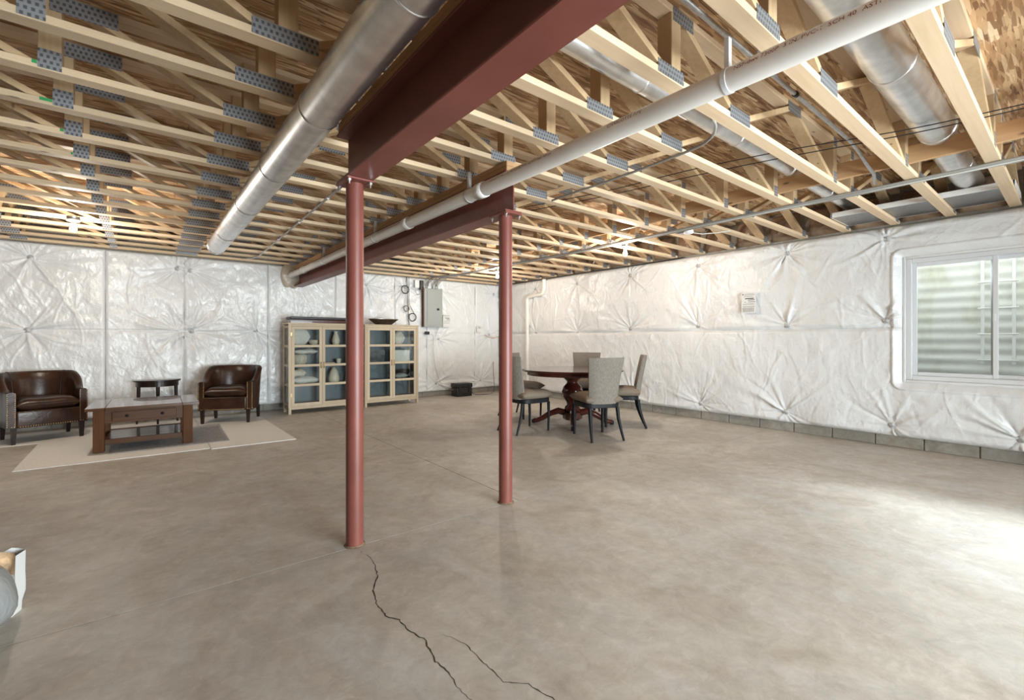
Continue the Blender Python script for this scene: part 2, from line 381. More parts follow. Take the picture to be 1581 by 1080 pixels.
# ---- quilted vapour sheet over insulation
def vnoise(U, V, cell, seed):
    r = np.random.default_rng(seed); gx = (U-U.min())/cell; gy = (V-V.min())/cell
    T = r.random((int(gx.max())+3, int(gy.max())+3)); i = gx.astype(int); j = gy.astype(int)
    fx = gx-i; fy = gy-j; fx = fx*fx*(3-2*fx); fy = fy*fy*(3-2*fy)
    return (T[i, j]*(1-fx)*(1-fy)+T[i+1, j]*fx*(1-fy)+T[i, j+1]*(1-fx)*fy+T[i+1, j+1]*fx*fy)-.5
def sheet(name, parent, axis, plane, u0, u1, v0, v1, pins, mat, seed, hole=None, res=.0125, base=.035, amp=1.0, edge=.05, soft=.22, crease=0):
    nu = max(2, int((u1-u0)/res)); nv = max(2, int((v1-v0)/res))
    u = np.linspace(u0, u1, nu+1); v = np.linspace(v0, v1, nv+1); U, V = np.meshgrid(u, v, indexing='ij')
    r = np.random.default_rng(seed)
    rm = np.full(U.shape, 9.); D = np.zeros(U.shape)
    for pu, pv in pins: rm = np.minimum(rm, np.hypot(U-pu, V-pv))
    D += .050*(1-np.exp(-(rm/.34)**1.5))
    for pu, pv in pins:
        du, dv = U-pu, V-pv; rr = np.hypot(du, dv); m = rr < 1.15
        th = np.arctan2(dv, du)[m]; q = rr[m]; acc = np.zeros(q.shape)
        for k in range(30):
            t0 = r.uniform(-math.pi, math.pi); wd = r.uniform(.045, .13); a = r.choice([-1, 1], p=[.35, .65])*r.uniform(.25, 1.0)
            ln = r.uniform(.14, .42)
            dl = (th-t0+r.normal(0, .05)*np.sin(q*6)+math.pi) % (2*math.pi)-math.pi
            acc += a*np.exp(-(dl/wd)**2)*np.exp(-q/ln)
        D[m] += amp*.034*acc*np.clip(q/.10, 0, 1)
    # slack creases
    for k in range(int(40*(u1-u0)*(v1-v0)/3)):
        cu, cv = r.uniform(u0, u1), r.uniform(v0, v1); an = r.normal(math.pi/2, .6); L = r.uniform(.12, .5); wd = r.uniform(.008, .02)
        s = (U-cu)*math.cos(an)+(V-cv)*math.sin(an); n_ = -(U-cu)*math.sin(an)+(V-cv)*math.cos(an)+.02*np.sin(s*9+k)
        D += amp*r.uniform(-.5, 1)*.0085*np.exp(-(n_/wd)**2)*np.exp(-(s/L)**4)
    D += .022*vnoise(U, V, .34, seed+1)+.012*vnoise(U, V, .11, seed+2)+.004*vnoise(U*1.6, V*.6, .03, seed+3)
    e = np.minimum(np.minimum(U-u0, u1-U), np.minimum(V-v0, v1-V)); k = np.clip(e/edge, 0, 1)
    D = base+D; D *= soft+(1-soft)*np.sqrt(k)
    if crease: D -= .016*np.exp(-((V-crease-.01*vnoise(U, V, .4, seed+9))/.009)**2)*(.4+1.2*np.abs(vnoise(U, V, .25, seed+8)))*2
    keep = np.ones((nu, nv), bool)
    if hole:
        for (h0, h1, k0, k1) in hole:
            uc, vc = (u[:-1]+u[1:])/2, (v[:-1]+v[1:])/2
            keep &= ~(((uc > h0) & (uc < h1))[:, None] & ((vc > k0) & (vc < k1))[None, :])
            dx = np.maximum(np.maximum(h0-U, U-h1), 0); dz = np.maximum(np.maximum(k0-V, V-k1), 0); dd = np.hypot(dx, dz)
            D = np.where(dd < .10, base*1.25*np.sqrt(np.clip(dd/.10, 0, 1))*1.0+(D-base)*np.clip(dd/.10, 0, 1)+.01, D)
    D = np.maximum(D, .004)
    P = np.stack([plane-D, U, V], -1) if axis == 'X' else np.stack([U, plane-D, V], -1)
    idx = np.arange((nu+1)*(nv+1)).reshape(nu+1, nv+1)
    F = np.stack([idx[:-1, :-1], idx[:-1, 1:], idx[1:, 1:], idx[1:, :-1]], -1)
    if axis == 'Y': F = F[..., ::-1]
    F = F[keep]
    me = bpy.data.meshes.new(name); nf = len(F)
    me.vertices.add(P.shape[0]*P.shape[1]); me.vertices.foreach_set('co', P.reshape(-1).astype(np.float32))
    me.loops.add(nf*4); me.loops.foreach_set('vertex_index', F.reshape(-1).astype(np.int32))
    me.polygons.add(nf); me.polygons.foreach_set('loop_start', np.arange(nf, dtype=np.int32)*4)
    me.polygons.foreach_set('use_smooth', np.ones(nf, bool)); me.update(); me.validate()
    o = link(name, me, mat, parent)
    for pu, pv in pins:
        if not (u0 <= pu <= u1 and v0 <= pv <= v1): continue
        i, j = int(round((pu-u0)/(u1-u0)*nu)), int(round((pv-v0)/(v1-v0)*nv)); d = D[i, j]
        c = MB().lathe([(.003, .007), (.010, .007), (.012, .005), (.036, .006), (.040, 0)], 14)
        ob = c.build('washer', M['washer'], o, (plane-d, pu, pv) if axis == 'X' else (pu, plane-d, pv))
        ob.rotation_euler = (0, R(-90), 0) if axis == 'X' else (R(90), 0, 0)
    return o
pr = [(1.50, 2.53), (2.62, 2.52), (3.95, 2.51), (5.29, 2.50), (6.64, 2.48), (7.95, 2.48), (1.51, 1.535), (2.615, 1.503), (3.95, 1.53), (5.29, 1.51), (6.64, 1.47), (7.95, 1.47), (1.455, .262), (2.64, .28), (3.92, .26), (5.25, .26), (6.6, .26), (8.0, .27)]
pr += [(-.62, 2.5), (-.62, 1.5), (-.6, .27), (.4, .27)]
hole = [(WY0-.02, WY1+.02, WZ0-.02, WZ1+.02)]
up = [p for p in pr if p[1] > 1.0]; lo = [p for p in pr if p[1] < 2.0]
up = [(a, max(b, 1.47)) for a, b in up]
sheet('insulation_sheet', wall_right, 'X', XR-.01, -1.2, YB-.05, 1.44, ZT-.02, up, M['poly'], 21, hole, edge=.06, base=.05)
sheet('insulation_sheet', wall_right, 'X', XR-.01, -1.2, YB-.05, .135, 1.455, [(a, b) for a, b in lo if b < 1.44], M['poly'], 22, hole, edge=.05, base=.042)
xs = [-3.1, -1.85, -.49, .50, 1.75, 2.95, 4.22, 5.0, 6.32, XR-.06]
pb = [(-2.5, 2.47), (-2.5, 1.44), (-1.29, 2.47), (-1.32, 1.436), (-1.3, .3), (.40, 2.48), (.40, 1.45), (.575, 2.464), (.595, 1.45), (1.55, 1.464), (1.2, .3), (2.35, 1.45), (3.6, 2.45), (3.6, 1.4), (4.45, 2.46), (5.375, 2.46), (5.31, 1.334), (5.25, .3), (6.9, 2.45), (6.75, 1.42), (6.5, .3)]
for i, (a, b) in enumerate(zip(xs, xs[1:])):
    sheet('insulation_sheet', wall_back, 'Y', YB-.01, a, b, .12, ZT-.015, [p for p in pb if a-.6 < p[0] < b+.6], M['poly_back'], 40+i, edge=.03, base=.03, amp=1.25, soft=.62 if i not in (2, 3) else .5, crease=1.45)
# joints and form lines in the exposed concrete strip: poured-wall blocks
cm = MB()
for i, yy in enumerate(np.arange(.25, 9.2, .46)):
    MB().box(XR-.014, XR, yy+.004, yy+.452, .002, .15).build('footing_block', M['concrete'], wall_right, bevel=.004)
for i, xx in enumerate(np.arange(-2.0, 7.0, .46)):
    MB().box(xx+.004, xx+.452, YB-.014, YB, .002, .14).build('footing_block', M['concrete'], wall_back, bevel=.004)

# ---------------------------------------------------------------- windows and wells
def make_window(n, oy):
    o = bpy.data.objects.new('window_%d' % n, None); COL.objects.link(o); o.location = (XR, oy, 0); tag(o, kind='structure')
    y0, y1, z0, z1 = WY0, WY1, WZ0, WZ1; X0, X1 = -.035, .075
    f = .052
    for nm, b in [('jamb', (X0, X1, y0, y0+f, z0, z1)), ('jamb', (X0, X1, y1-f, y1, z0, z1)), ('sill', (X0, X1, y0+f, y1-f, z0, z0+f)), ('head', (X0, X1, y0+f, y1-f, z1-f, z1))]:
        MB().box(*b).build(nm, M['vinyl'], o, bevel=.006)
    ym = .60
    for (a, b, xo) in ((ym-.03, y1-f, .0), (y0+f, ym+.03, .032)):
        s = bpy.data.objects.new('sash', None); COL.objects.link(s); s.parent = o
        t = .042
        for bb in [(xo, xo+.03, a, a+t, z0+f, z1-f), (xo, xo+.03, b-t, b, z0+f, z1-f), (xo, xo+.03, a+t, b-t, z0+f, z0+f+t), (xo, xo+.03, a+t, b-t, z1-f-t, z1-f)]:
            MB().box(*bb).build('sash_rail', M['vinyl'], s, bevel=.004)
        MB().box(xo+.013, xo+.017, a+t, b-t, z0+f+t, z1-f-t).build('pane', M['glass'], s)
    MB().box(-.012, 0, ym-.012, ym+.012, 1.50, 1.58).build('latch', M['vinyl'], o, bevel=.004)
    # white wrap turned into the opening around the frame
    q = .03
    for b in [(-.05, .2, y0-q, y0-.001, z0-q, z1+q), (-.05, .2, y1+.001, y1+q, z0-q, z1+q), (-.05, .2, y0, y1, z0-q, z0-.001), (-.05, .2, y0, y1, z1+.001, z1+q)]:
        MB().box(*b).build('reveal', M['poly'], o, bevel=.006, seg=2)
    return o
def make_well(oy, label):
    t = thing('window_well', label, 'window well', (XR+.2, oy, 0))
    path = [(0, -.52), (.35, -.50), (.62, -.40), (.80, -.20), (.86, .05), (.88, .6), (.86, 1.15), (.80, 1.40), (.62, 1.60), (.35, 1.70), (0, 1.72)]
    zz = np.linspace(.55, 2.95, 150); P = np.zeros((len(path), len(zz), 3))
    for i, (px, py) in enumerate(path):
        a = Vector(path[max(i-1, 0)]); b = Vector(path[min(i+1, len(path)-1)]); tn = (b-a).normalized(); nn = Vector((tn.y, -tn.x))
        for j, z in enumerate(zz):
            k = .009*math.sin(2*math.pi*z/.135); P[i, j] = (px+nn.x*k, py+nn.y*k, z)
    MB().grid(P).build('corrugated_shell', M['well'], t)
    MB().box(0, 1.0, -.6, 1.8, .50, .60).build('gravel_bed', M['gravel'], t)
    lx = .80
    for yy in (.52, .785): MB().box(lx-.02, lx, yy-.016, yy+.016, 1.00, 2.75).build('ladder_rail', M['white_paint'], t, bevel=.003)
    for z in (1.05, 1.37, 1.69, 2.01, 2.33, 2.65): MB().tube([(lx-.03, .48, z), (lx-.03, .825, z)], .009, 8).build('ladder_rung', M['white_paint'], t)
    return t
make_window(1, 0); make_window(2, W2)  # the second window is an unseen addition that lets in extra light
make_well(0, 'white corrugated steel window well with a ladder outside the window')

# ---------------------------------------------------------------- floor trusses
CH, CW = .038, .089
WEBS = []   # (x_bottom, x_top) centre lines of the diagonals
TOPS = [(-4.4, -3.65), (-2.95, -3.6), (-2.9, -2.15), (-1.45, -2.1)]
DIAG = [(-4.35, -3.65), (-2.92, -3.58), (-2.84, -2.15), (-1.42, -2.08), (-.50, -1.24), (.44, -.26), (.62, 1.30), (2.16, 1.38), (2.93, 2.32), (3.05, 3.84), (4.70, 3.92), (5.36, 6.12), (6.98, 6.20)]
DIAG += [(-1.36, -1.28)]
VERT = [-.39, .53, 2.25, 4.795, 5.28]
PLATES = [(.375, .668, 0, .078), (2.855, 3.127, 0, .078), (-.435, -.345, 0, .10), (4.755, 4.835, 0, .10), (5.24, 5.32, 0, .07), (2.08, 2.32, 0, .07), (-1.47, -1.30, 0, .075), (-2.97, -2.79, 0, .075), (6.9, 7.02, 0, .08), (5.33, 5.45, 0, .07),
          (-1.33, -1.14, 1, .075), (-.42, -.12, 1, .09), (1.22, 1.46, 1, .075), (2.22, 2.42, 1, .075), (3.76, 4.0, 1, .075), (6.05, 6.28, 1, .075), (-2.2, -2.02, 1, .075), (-3.7, -3.5, 1, .075), (4.76, 4.84, 1, .08), (5.24, 5.32, 1, .08)]
X0T, X1T = XL+.01, XR-.035
me_bot = MB().box(X0T, X1T, 0, CW, 0, CH).mesh('bottom_chord', bevel=.003)
me_top = MB().box(X0T, X1T, 0, CW, TD-CH, TD-.001).mesh('top_chord', bevel=.003)
def web_mesh(xb, xt, half=None):
    z0, z1 = CH+.0005, TD-CH-.0005
    th = CH/max(.25, math.sin(math.atan2(z1-z0, abs(xt-xb)+1e-6)))/2 if abs(xt-xb) > .02 else CH/2
    if half: th = half
    vs = [(xb-th, 0, z0), (xb+th, 0, z0), (xb+th, CW, z0), (xb-th, CW, z0), (xt-th, 0, z1), (xt+th, 0, z1), (xt+th, CW, z1), (xt-th, CW, z1)]
    return MB().add(vs, [(0,3,2,1),(4,5,6,7),(0,1,5,4),(1,2,6,5),(2,3,7,6),(3,0,4,7)]).mesh('web', bevel=.0025)
me_webs = [web_mesh(b, t) for b, t in DIAG]+[web_mesh(v, v, CW/2) for v in VERT]
def plate_mesh(a, b, top, h):
    z0, z1 = (.004, .004+h) if not top else (TD-.005-h, TD-.005)
    return MB().box(a, b, -.0022, -.0004, z0, z1).mesh('nail_plate')
me_pl = [plate_mesh(*p) for p in PLATES]
for me in (me_bot, me_top): me.materials.append(M['spruce'])
for me in me_webs: me.materials.append(M['spruce_web'])
for me in me_pl: me.materials.append(M['plate'])
ORD = ['nearest', 'second', 'third', 'fourth', 'fifth', 'sixth', 'seventh', 'eighth', 'ninth', 'tenth', 'eleventh', 'twelfth', 'thirteenth', 'fourteenth', 'fifteenth', 'sixteenth', 'seventeenth', 'eighteenth', 'nineteenth', 'twentieth', 'twenty-first', 'twenty-second']
Y0T, PITCH = .40, .4913
ks = list(range(18, -3, -1))
for n, k in enumerate(ks):
    lab = ('wooden open-web floor truss nearest the back wall' if n == 0 else 'wooden open-web floor truss, %s from the back wall' % ORD[n])
    t = thing('floor_truss', lab, 'truss', (0, Y0T+PITCH*k, ZT), 0, 'floor trusses overhead')
    link('bottom_chord', me_bot, None, t); link('top_chord', me_top, None, t)
    for me in me_webs: link('web', me, None, t)
    for me in me_pl: link('nail_plate', me, None, t)
    if k in (6, 7, 8, 9):
        e = {6: .02, 7: .055, 8: .02, 9: .012}[k]
        MB().box(-.436-e, -.437, -.0012, -.0003, .018, .036).build('green_mark', M['green_tag'], t)
# strongback along the chase
sb = MB().box(4.8405, 4.8785, -.6, 9.3, ZT+CH+.001, ZT+CH+.141).build('strongback_board', M['spruce_y'], bevel=.003)
tag(sb, 'long brown board on edge running through the truss openings near the window', 'board')
# bagged batts in the rim between trusses
for n, k in enumerate(ks[:-1]):
    ya, yb = Y0T+PITCH*(k-1)+CW, Y0T+PITCH*k
    if yb < .2: continue
    h = TD-.03; r = random.Random(k); mb = MB(); nn = 14; P = np.zeros((nn+1, nn+1, 3))
    for i in range(nn+1):
        for j in range(nn+1):
            a, b = i/nn, j/nn; q = (math.sin(math.pi*a)*math.sin(math.pi*b))**.35
            P[i, j] = (XR+.02-.15*q-.035*r.random()*q, ya+.004+(yb-ya-.008)*a, ZT+.012+h*b)
    mb.grid(P, True, True)
    b = mb.build('rim_insulation_batt', M['batt'])
    tag(b, 'brown bagged insulation batt above the window wall, %s gap from the back wall' % ('first' if n == 0 else ORD[n]), 'insulation', 'bagged batts stuffed between truss ends')

# ---------------------------------------------------------------- beams and posts
def i_beam(name, label, xc, y0, y1, zb, h=.315):
    t = thing(name, label, 'beam', (xc, y0, zb)); L = y1-y0; w2, tf, tw = .0825, .016, .010
    MB().box(-w2, w2, 0, L, 0, tf).build('bottom_flange', M['steel_red'], t, bevel=.004)
    MB().box(-w2, w2, 0, L, h-tf, h).build('top_flange', M['steel_red'], t, bevel=.004)
    MB().box(-tw/2, tw/2, 0, L, tf, h-tf).build('steel_web', M['steel_red'], t)
    zt = h
    for i in range(2):
        MB().box(-.07, .07, 0, L, zt+.0005, zt+.038).build('wood_nailer', M['spruce_y'], t, bevel=.003); zt += .0385
    return t
ZB = 2.30
i_beam('steel_beam', 'red steel I-beam overhead, its end resting on the post with the floor crack', 1.036, YF, 3.0, ZB)
i_beam('steel_beam', 'red steel I-beam running from the far post to the back wall pocket', 2.25, 2.79, YB+.1, ZB)
def post(xc, yc, label):
    t = thing('steel_post', label, 'post', (xc, yc, 0)); r = .054
    MB().tube([(0, 0, .0), (0, 0, ZB-.014)], r, 32).build('shaft', M['steel_red'], t)
    MB().box(-.085, .085, -.11, .11, ZB-.013, ZB-.001).build('cap_plate', M['steel_red'], t, bevel=.002)
    for sx in (-1, 1):
        for sy in (-1, 1):
            b = MB().lathe([(.014, 0), (.014, .012)], 6, smooth=False).lathe([(.007, -.02), (.007, 0)], 8)
            b.build('bolt', M['chrome'], t, (sx*.066, sy*.09, ZB-.026))
    mb = MB(); rr = random.Random(int(xc*100))
    prof = [(r+.001, .010), (r+.003, .006), (r+.007, .002), (r+.011, .0005)]
    mb.lathe(prof, 20); mb.v = [(x*rr.uniform(.95, 1.08), y*rr.uniform(.95, 1.08), z) for x, y, z in mb.v]
    mb.build('rust_collar', M['dirt'], t)
    return t
post(1.036, 2.895, 'red steel post standing at the start of the floor crack')
post(2.25, 2.895, 'red steel post carrying the end of the far beam, in front of the dining set')
# wrapped pocket where the far beam enters the wall
pk = cushion(.34, .20, .44, 14, 4, .3, .02).build('beam_pocket_wrap', M['pocket'], None, (2.12, YB-.12, 2.50))
tag(pk, 'tan plastic-wrapped insulation bulge around the far beam end at the back wall', 'insulation')

# ---------------------------------------------------------------- ducts
def duct(name, label, pts, r, seams=(), cap_end=True, mat=M['duct']):
    t = thing(name, label, 'duct', pts[0]); o = Vector(pts[0]); P = [Vector(p)-o for p in pts]
    MB().tube(P, r, 40).build('pipe', mat, t)
    d = (P[-1]-P[0]).normalized()
    for s in seams:
        c = P[0].lerp(P[-1], s); MB().tube([c-d*.006, c-d*.003, c+d*.003, c+d*.006], [r+.0006, r+.004, r+.004, r+.0006], 40, False).build('seam_bead', mat, t)
    if cap_end:
        c = P[-1]; MB().tube([c-d*.05, c-d*.05, c+d*.012, c+d*.02], [r+.001, r+.003, r+.003, r-.02], 40).build('end_cap', mat, t)
    return t
DX, DZ, DR = .745, 2.566, .107
tduct = duct('round_duct', 'large round galvanised duct hanging under the trusses left of the red beam', [(DX, YF+.1, DZ), (DX, 7.35, DZ)], DR, [.46, .565, .665, .77, .9])
MB().tube([(-.075*1.45, 0, .001), (.075*1.45, 0, .001)], .001, 4).build('lockseam', M['duct'], tduct)
duct('branch_duct', 'wide galvanised branch duct inside the nearest truss bay, running to the window wall', [(1.2, .70, 2.91), (4.72, .70, 2.91)], .115, [.3, .62], True)
duct('branch_duct', 'short wide duct stub above the sheet-metal pan near the window', [(4.92, .72, 2.90), (6.55, .72, 2.90)], .105, [.5], False)
duct('branch_duct', 'slim galvanised branch duct in a truss bay beside the white pipe', [(1.15, 1.72, 2.905), (4.72, 1.72, 2.905)], .064, [.35, .7], True)
duct('branch_duct', 'slim duct stub ending over the sheet-metal pan', [(4.92, 1.74, 2.90), (6.6, 1.74, 2.90)], .060, [.5], False)
pan = thing('sheet_metal_pan', 'flat sheet-metal duct pan with white edges lying across the truss chords by the window', 'duct', (6.62, 1.15, ZT+CH+.002))
MB().box(-.30, .30, -.74, .70, 0, .006).build('pan_sheet', M['pan'], pan)
for b in [(-.315, -.30, -.75, .71, 0, .055), (.30, .315, -.75, .71, 0, .055), (-.315, .315, .70, .715, 0, .055), (-.315, .315, -.755, -.74, 0, .055)]:
    MB().box(*b).build('pan_edge', M['white_paint'], pan)

# ---------------------------------------------------------------- white drain pipe with printing
PX, PZ, PR = 2.105, 2.498, .054
tp = thing('drain_pipe', 'long white plastic drain pipe hung under the trusses alongside the red beam', 'pipe', (PX, 0, PZ))
MB().tube([(0, YF+.1, 0), (0, 9.15, 0)], PR, 32).build('pipe', M['pvc'], tp)
MB().tube([(0, 9.13, 0), (0, 9.2, -.004), (0, 9.30, -.02)], PR+.006, 24).build('elbow', M['pvc'], tp)
for yy in (3.02, 4.35, 6.05, 8.35): MB().tube([(0, yy-.05, 0), (0, yy-.048, 0), (0, yy+.048, 0), (0, yy+.05, 0)], [PR+.001, PR+.008, PR+.008, PR+.001], 32, False).build('coupling', M['pvc'], tp)
for yy in (1.03, 3.2, 5.2, 7.2):
    h = MB().tube([(0, yy-.011, 0), (0, yy+.011, 0)], PR+.004, 32)
    h.box(-.014, .014, yy-.011, yy+.011, PR, ZT-PZ-.001)
    h.build('hanger', M['vinyl'] if yy < 2 else M['galv'], tp)
def pipe_text(body, y_start, size, ang):
    c = bpy.data.curves.new('print', 'FONT'); c.body = body; c.size = size; c.resolution_u = 2
    o = bpy.data.objects.new('tmp_text', c); COL.objects.link(o)
    dg = bpy.context.evaluated_depsgraph_get(); me = bpy.data.meshes.new_from_object(o.evaluated_get(dg))
    bpy.data.objects.remove(o, do_unlink=True)
    rr = PR+.0006
    for v in me.vertices:
        a = ang+v.co.y/rr            # text up direction climbs the pipe wall
        v.co = (-rr*math.cos(a), y_start-v.co.x, rr*math.sin(a))
    me.update(); me.materials.clear()
    return link('printing', me, M['print_red'], tp)
pipe_text('CHARLOTTE PIPE', 1.70, .030, R(8))
pipe_text('NSF-dwv 7300P  3 IN. PVC-1  SCH 40  ASTM D 2665 280 PSI  PVC 1120 PR 260 PSI @ 73F  ASTM D 1785  U.P. CODE ASTM D 1784', .98, .029, R(8))
pipe_text('CHARLOTTE PIPE  4 IN. PVC SCH 40 DWV  ASTM D 2665  NSF-pw', 2.85, .024, R(8))
pipe_text('SCH 40 PVC DWV  ASTM D 2665  NSF-pw  CHARLOTTE PIPE', 5.0, .022, R(8))

# ---------------------------------------------------------------- conduits and cables
def cable(name, label, cat, pts, r, mat, group=None, n=8, smooth=True):
    if smooth and len(pts) > 2:
        P = [Vector(p) for p in pts]; out = []
        for i in range(len(P)-1):
            p0, p1, p2, p3 = P[max(i-1, 0)], P[i], P[i+1], P[min(i+2, len(P)-1)]
            for s in range(8):
                u = s/8; out.append(.5*((2*p1)+(-p0+p2)*u+(2*p0-5*p1+4*p2-p3)*u*u+(-p0+3*p1-3*p2+p3)*u**3))
        pts = out+[P[-1]]
    o = MB().tube(pts, r, n).build(name, mat); return tag(o, label, cat, group)
zc = ZT-.010
for i, (dx, rr, mt, lb) in enumerate([(-.05, .009, 'cable', 'grey cable on the outer side of the bundle crossing under the right-hand trusses'), (-.018, .011, 'cable', 'thick grey cable in the middle of the overhead bundle'), (.018, .0085, 'cable_w', 'pale cable in the middle of the overhead bundle'), (.052, .010, 'cable', 'grey cable on the window side of the overhead bundle')]):
    r = random.Random(i); pts = [(5.23+dx, -1.5, zc-rr*.2)]
    for yy in np.arange(-.8, 8.4, .75): pts.append((5.22+dx+r.uniform(-.005, .005)+.06*math.exp(-((yy-4.5)/1.5)**2), yy, zc-r.uniform(0, .012)))
    pts += [(5.06+dx*2, 8.85, zc), (5.05+dx*3, 9.20, zc-.02), (5.05+dx*3, 9.285, 2.52)]
    cable('overhead_cable', lb, 'cable', pts, rr, M[mt], 'bundled cables under the trusses')
t = thing('conduit_run', 'thin metal conduit running from the near post top toward the back wall', 'conduit', (0, 0, 0))
MB().tube([(1.36, 3.35, ZT-.014), (1.45, 8.45, ZT-.014), (1.42, 8.75, ZT-.012), (1.32, 8.92, ZT-.010)], .0115, 10).build('tube', M['galv'], t)
for yy in (4.6, 5.75, 6.9, 8.0): MB().tube([(1.36+(yy-3.35)*.0176, yy-.012, ZT-.014), (1.36+(yy-3.35)*.0176, yy+.012, ZT-.014)], .017, 10).build('strap', M['galv'], t)
t = thing('conduit_run', 'shiny metal conduit threading the truss webs beside the wide branch duct', 'conduit', (0, 0, 0))
MB().tube([(1.2, 1.10, 2.80), (4.15, 1.10, 2.80), (4.4, 1.105, 2.775), (4.62, 1.11, 2.735), (4.86, 1.12, 2.716), (5.10, 1.17, 2.70)], .0125, 12).build('tube', M['galv'], t)
for xx in (2.55, 3.1): MB().tube([(xx-.014, 1.10, 2.80), (xx+.014, 1.10, 2.80)], .018, 12).build('coupling', M['black'] if xx > 3 else M['galv'], t)
MB().box(2.535, 2.565, 1.082, 1.086, 2.79, 2.92).build('strap', M['galv'], t)
cable('grey_flexible_conduit', 'grey flexible conduit hooking up into the trusses beside the white pipe', 'conduit', [(3.15, 3.3, ZT-.012), (3.14, 2.95, ZT-.013), (3.14, 2.45, ZT-.014), (3.10, 1.8, ZT-.014), (3.02, 1.60, ZT-.013), (2.90, 1.50, ZT-.008), (2.81, 1.475, ZT+.01), (2.76, 1.50, ZT+.06), (2.74, 1.53, ZT+.16)], .0105, M['cable'])
cable('black_wire', 'thin black wire strung across the truss webs, upper of two', 'wire', [(4.35, .15, 2.79), (4.20, .75, 2.782), (3.95, 1.5, 2.80), (3.75, 2.2, 2.80), (3.6, 3.0, 2.79), (3.3, 3.9, 2.78)], .004, M['black'], 'black wires in the trusses')
cable('black_wire', 'thin black wire strung across the truss webs, lower of two', 'wire', [(4.38, .15, 2.775), (4.26, .75, 2.768), (4.05, 1.5, 2.78), (3.85, 2.2, 2.775), (3.68, 3.0, 2.77), (3.4, 3.9, 2.76)], .004, M['black'], 'black wires in the trusses')
cable('white_wire_loop', 'white cable arching from the red beam to the subfloor', 'wire', [(1.14, 1.95, 2.62), (1.3, 1.72, 2.68), (1.45, 1.60, 2.80), (1.52, 1.52, 3.0)], .006, M['cable_w'])
cable('right_wall_cable', 'dark cable stapled along the top of the window wall', 'cable', [(XR-.07, 8.9, ZT-.01), (XR-.075, 7.6, ZT-.02), (XR-.07, 6.4, ZT-.008), (XR-.075, 5.2, ZT-.02), (XR-.07, 4.2, ZT-.01)], .010, M['black'])

# ---------------------------------------------------------------- lamps
def lamp(x, y, label):
    t = thing('ceiling_lamp', label, 'lamp', (x, y, ZT), 0, 'bare bulb lampholders')
    MB().lathe([(.060, 0), (.060, -.03), (.055, -.034)], 20).build('junction_box', M['galv'], t)
    MB().lathe([(.062, -.035), (.064, -.045), (.045, -.058), (.026, -.064), (.024, -.085)], 20, smooth=True).build('lampholder', M['porcelain'], t)
    MB().lathe([(.016, -.086), (.018, -.10), (.029, -.122), (.033, -.142), (.029, -.160), (.016, -.171), (.0, -.175)], 20).build('bulb', M['bulb'], t)
    l = bpy.data.lights.new('bulb_light', 'POINT'); l.energy = BULB_W; l.color = (1, .915, .79); l.shadow_soft_size = .045
    o = bpy.data.objects.new('bulb_light', l); COL.objects.link(o); o.location = (0, 0, -.235); o.parent = t
    return t
lamp(-.645, 7.156, 'bare bulb lampholder over the leather armchairs and coffee table')
lamp(5.46, 4.18, 'bare bulb lampholder over the dining set, nearer the window wall')
lamp(5.46, 7.29, 'bare bulb lampholder near the far corner behind the post')
jb = thing('junction_box', 'white round ceiling box with a dangling cable among the overhead cables', 'electrical box', (5.39, 3.14, ZT))
MB().lathe([(.055, -.002), (.062, -.02), (.060, -.04), (.03, -.052), (0, -.054)], 20).build('cover', M['white_paint'], jb)
MB().box(-.05, .05, .03, .12, -.035, -.002).build('metal_box', M['galv'], jb)
MB().tube([(.05, -.02, -.03), (.16, -.10, -.045), (.30, -.22, -.03), (.42, -.33, -.005)], .006, 8).build('pigtail', M['cable_w'], jb)

# ---------------------------------------------------------------- wall things
ep = thing('electrical_panel', 'grey electrical breaker panel on the back wall', 'panel', (5.10, 9.26, 1.59))
MB().box(-.235, .235, -.03, .03, 0, .87).build('box', M['panelgrey'], ep, bevel=.006)
MB().box(-.165, .215, -.037, -.0305, .04, .83).build('door', M['panelgrey'], ep, bevel=.003)
MB().box(-.155, -.145, -.041, -.0375, .10, .78).build('door_rib', M['panelgrey'], ep)
MB().box(.085, .145, -.044, -.0375, .38, .43).build('latch', M['black'], ep, bevel=.003)
MB().box(-.262, -.237, -.02, .03, 0, .90).build('backing_board', M['dark_wood_z'], ep)
for i, xx in enumerate((-.15, -.10, .02, .04, .10, .15)):
    cable('panel_feed_cable', 'grey cable dropping into the top of the electrical panel, %s of six' % ['leftmost', 'second', 'third', 'fourth', 'fifth', 'last'][i], 'cable', [(5.10+xx, 9.32, 2.462), (5.10+xx+.005, 9.31, 2.56), (5.12+xx+.05, 9.24, 2.66)], .008, M['cable'], 'cables entering the panel')
def loop(name, label, x, z, r, rad, mat, turns=2):
    pts = [(x+r*math.cos(a)*(1+.03*math.sin(3*a)), 9.285-.006*(a/6.28), z+r*math.sin(a)) for a in np.linspace(0, 6.28*turns, 28*turns)]
    return tag(MB().tube(pts, rad, 6).build(name, mat), label, 'cable')
loop('cable_coil', 'upper black coil of cable hanging left of the panel', 4.43, 2.40, .085, .010, M['black'])
loop('cable_coil', 'middle small brown-grey coil of cable left of the panel', 4.46, 1.985, .062, .010, M['cable'], 3)
loop('cable_coil', 'lower black ring of cable beside the bowl', 4.605, 1.80, .085, .009, M['black'])
cable('hanging_cable', 'black cable hanging down through the coils left of the panel', 'cable', [(4.47, 9.29, 2.69), (4.48, 9.29, 2.4), (4.50, 9.285, 2.05), (4.51, 9.285, 1.75), (4.53, 9.285, 1.62)], .008, M['black'])
cable('hanging_cable', 'second black cable hanging beside the coils left of the panel', 'cable', [(4.52, 9.29, 2.69), (4.52, 9.29, 2.4), (4.53, 9.285, 2.1), (4.62, 9.285, 1.93), (4.66, 9.285, 1.86)], .006, M['black'])
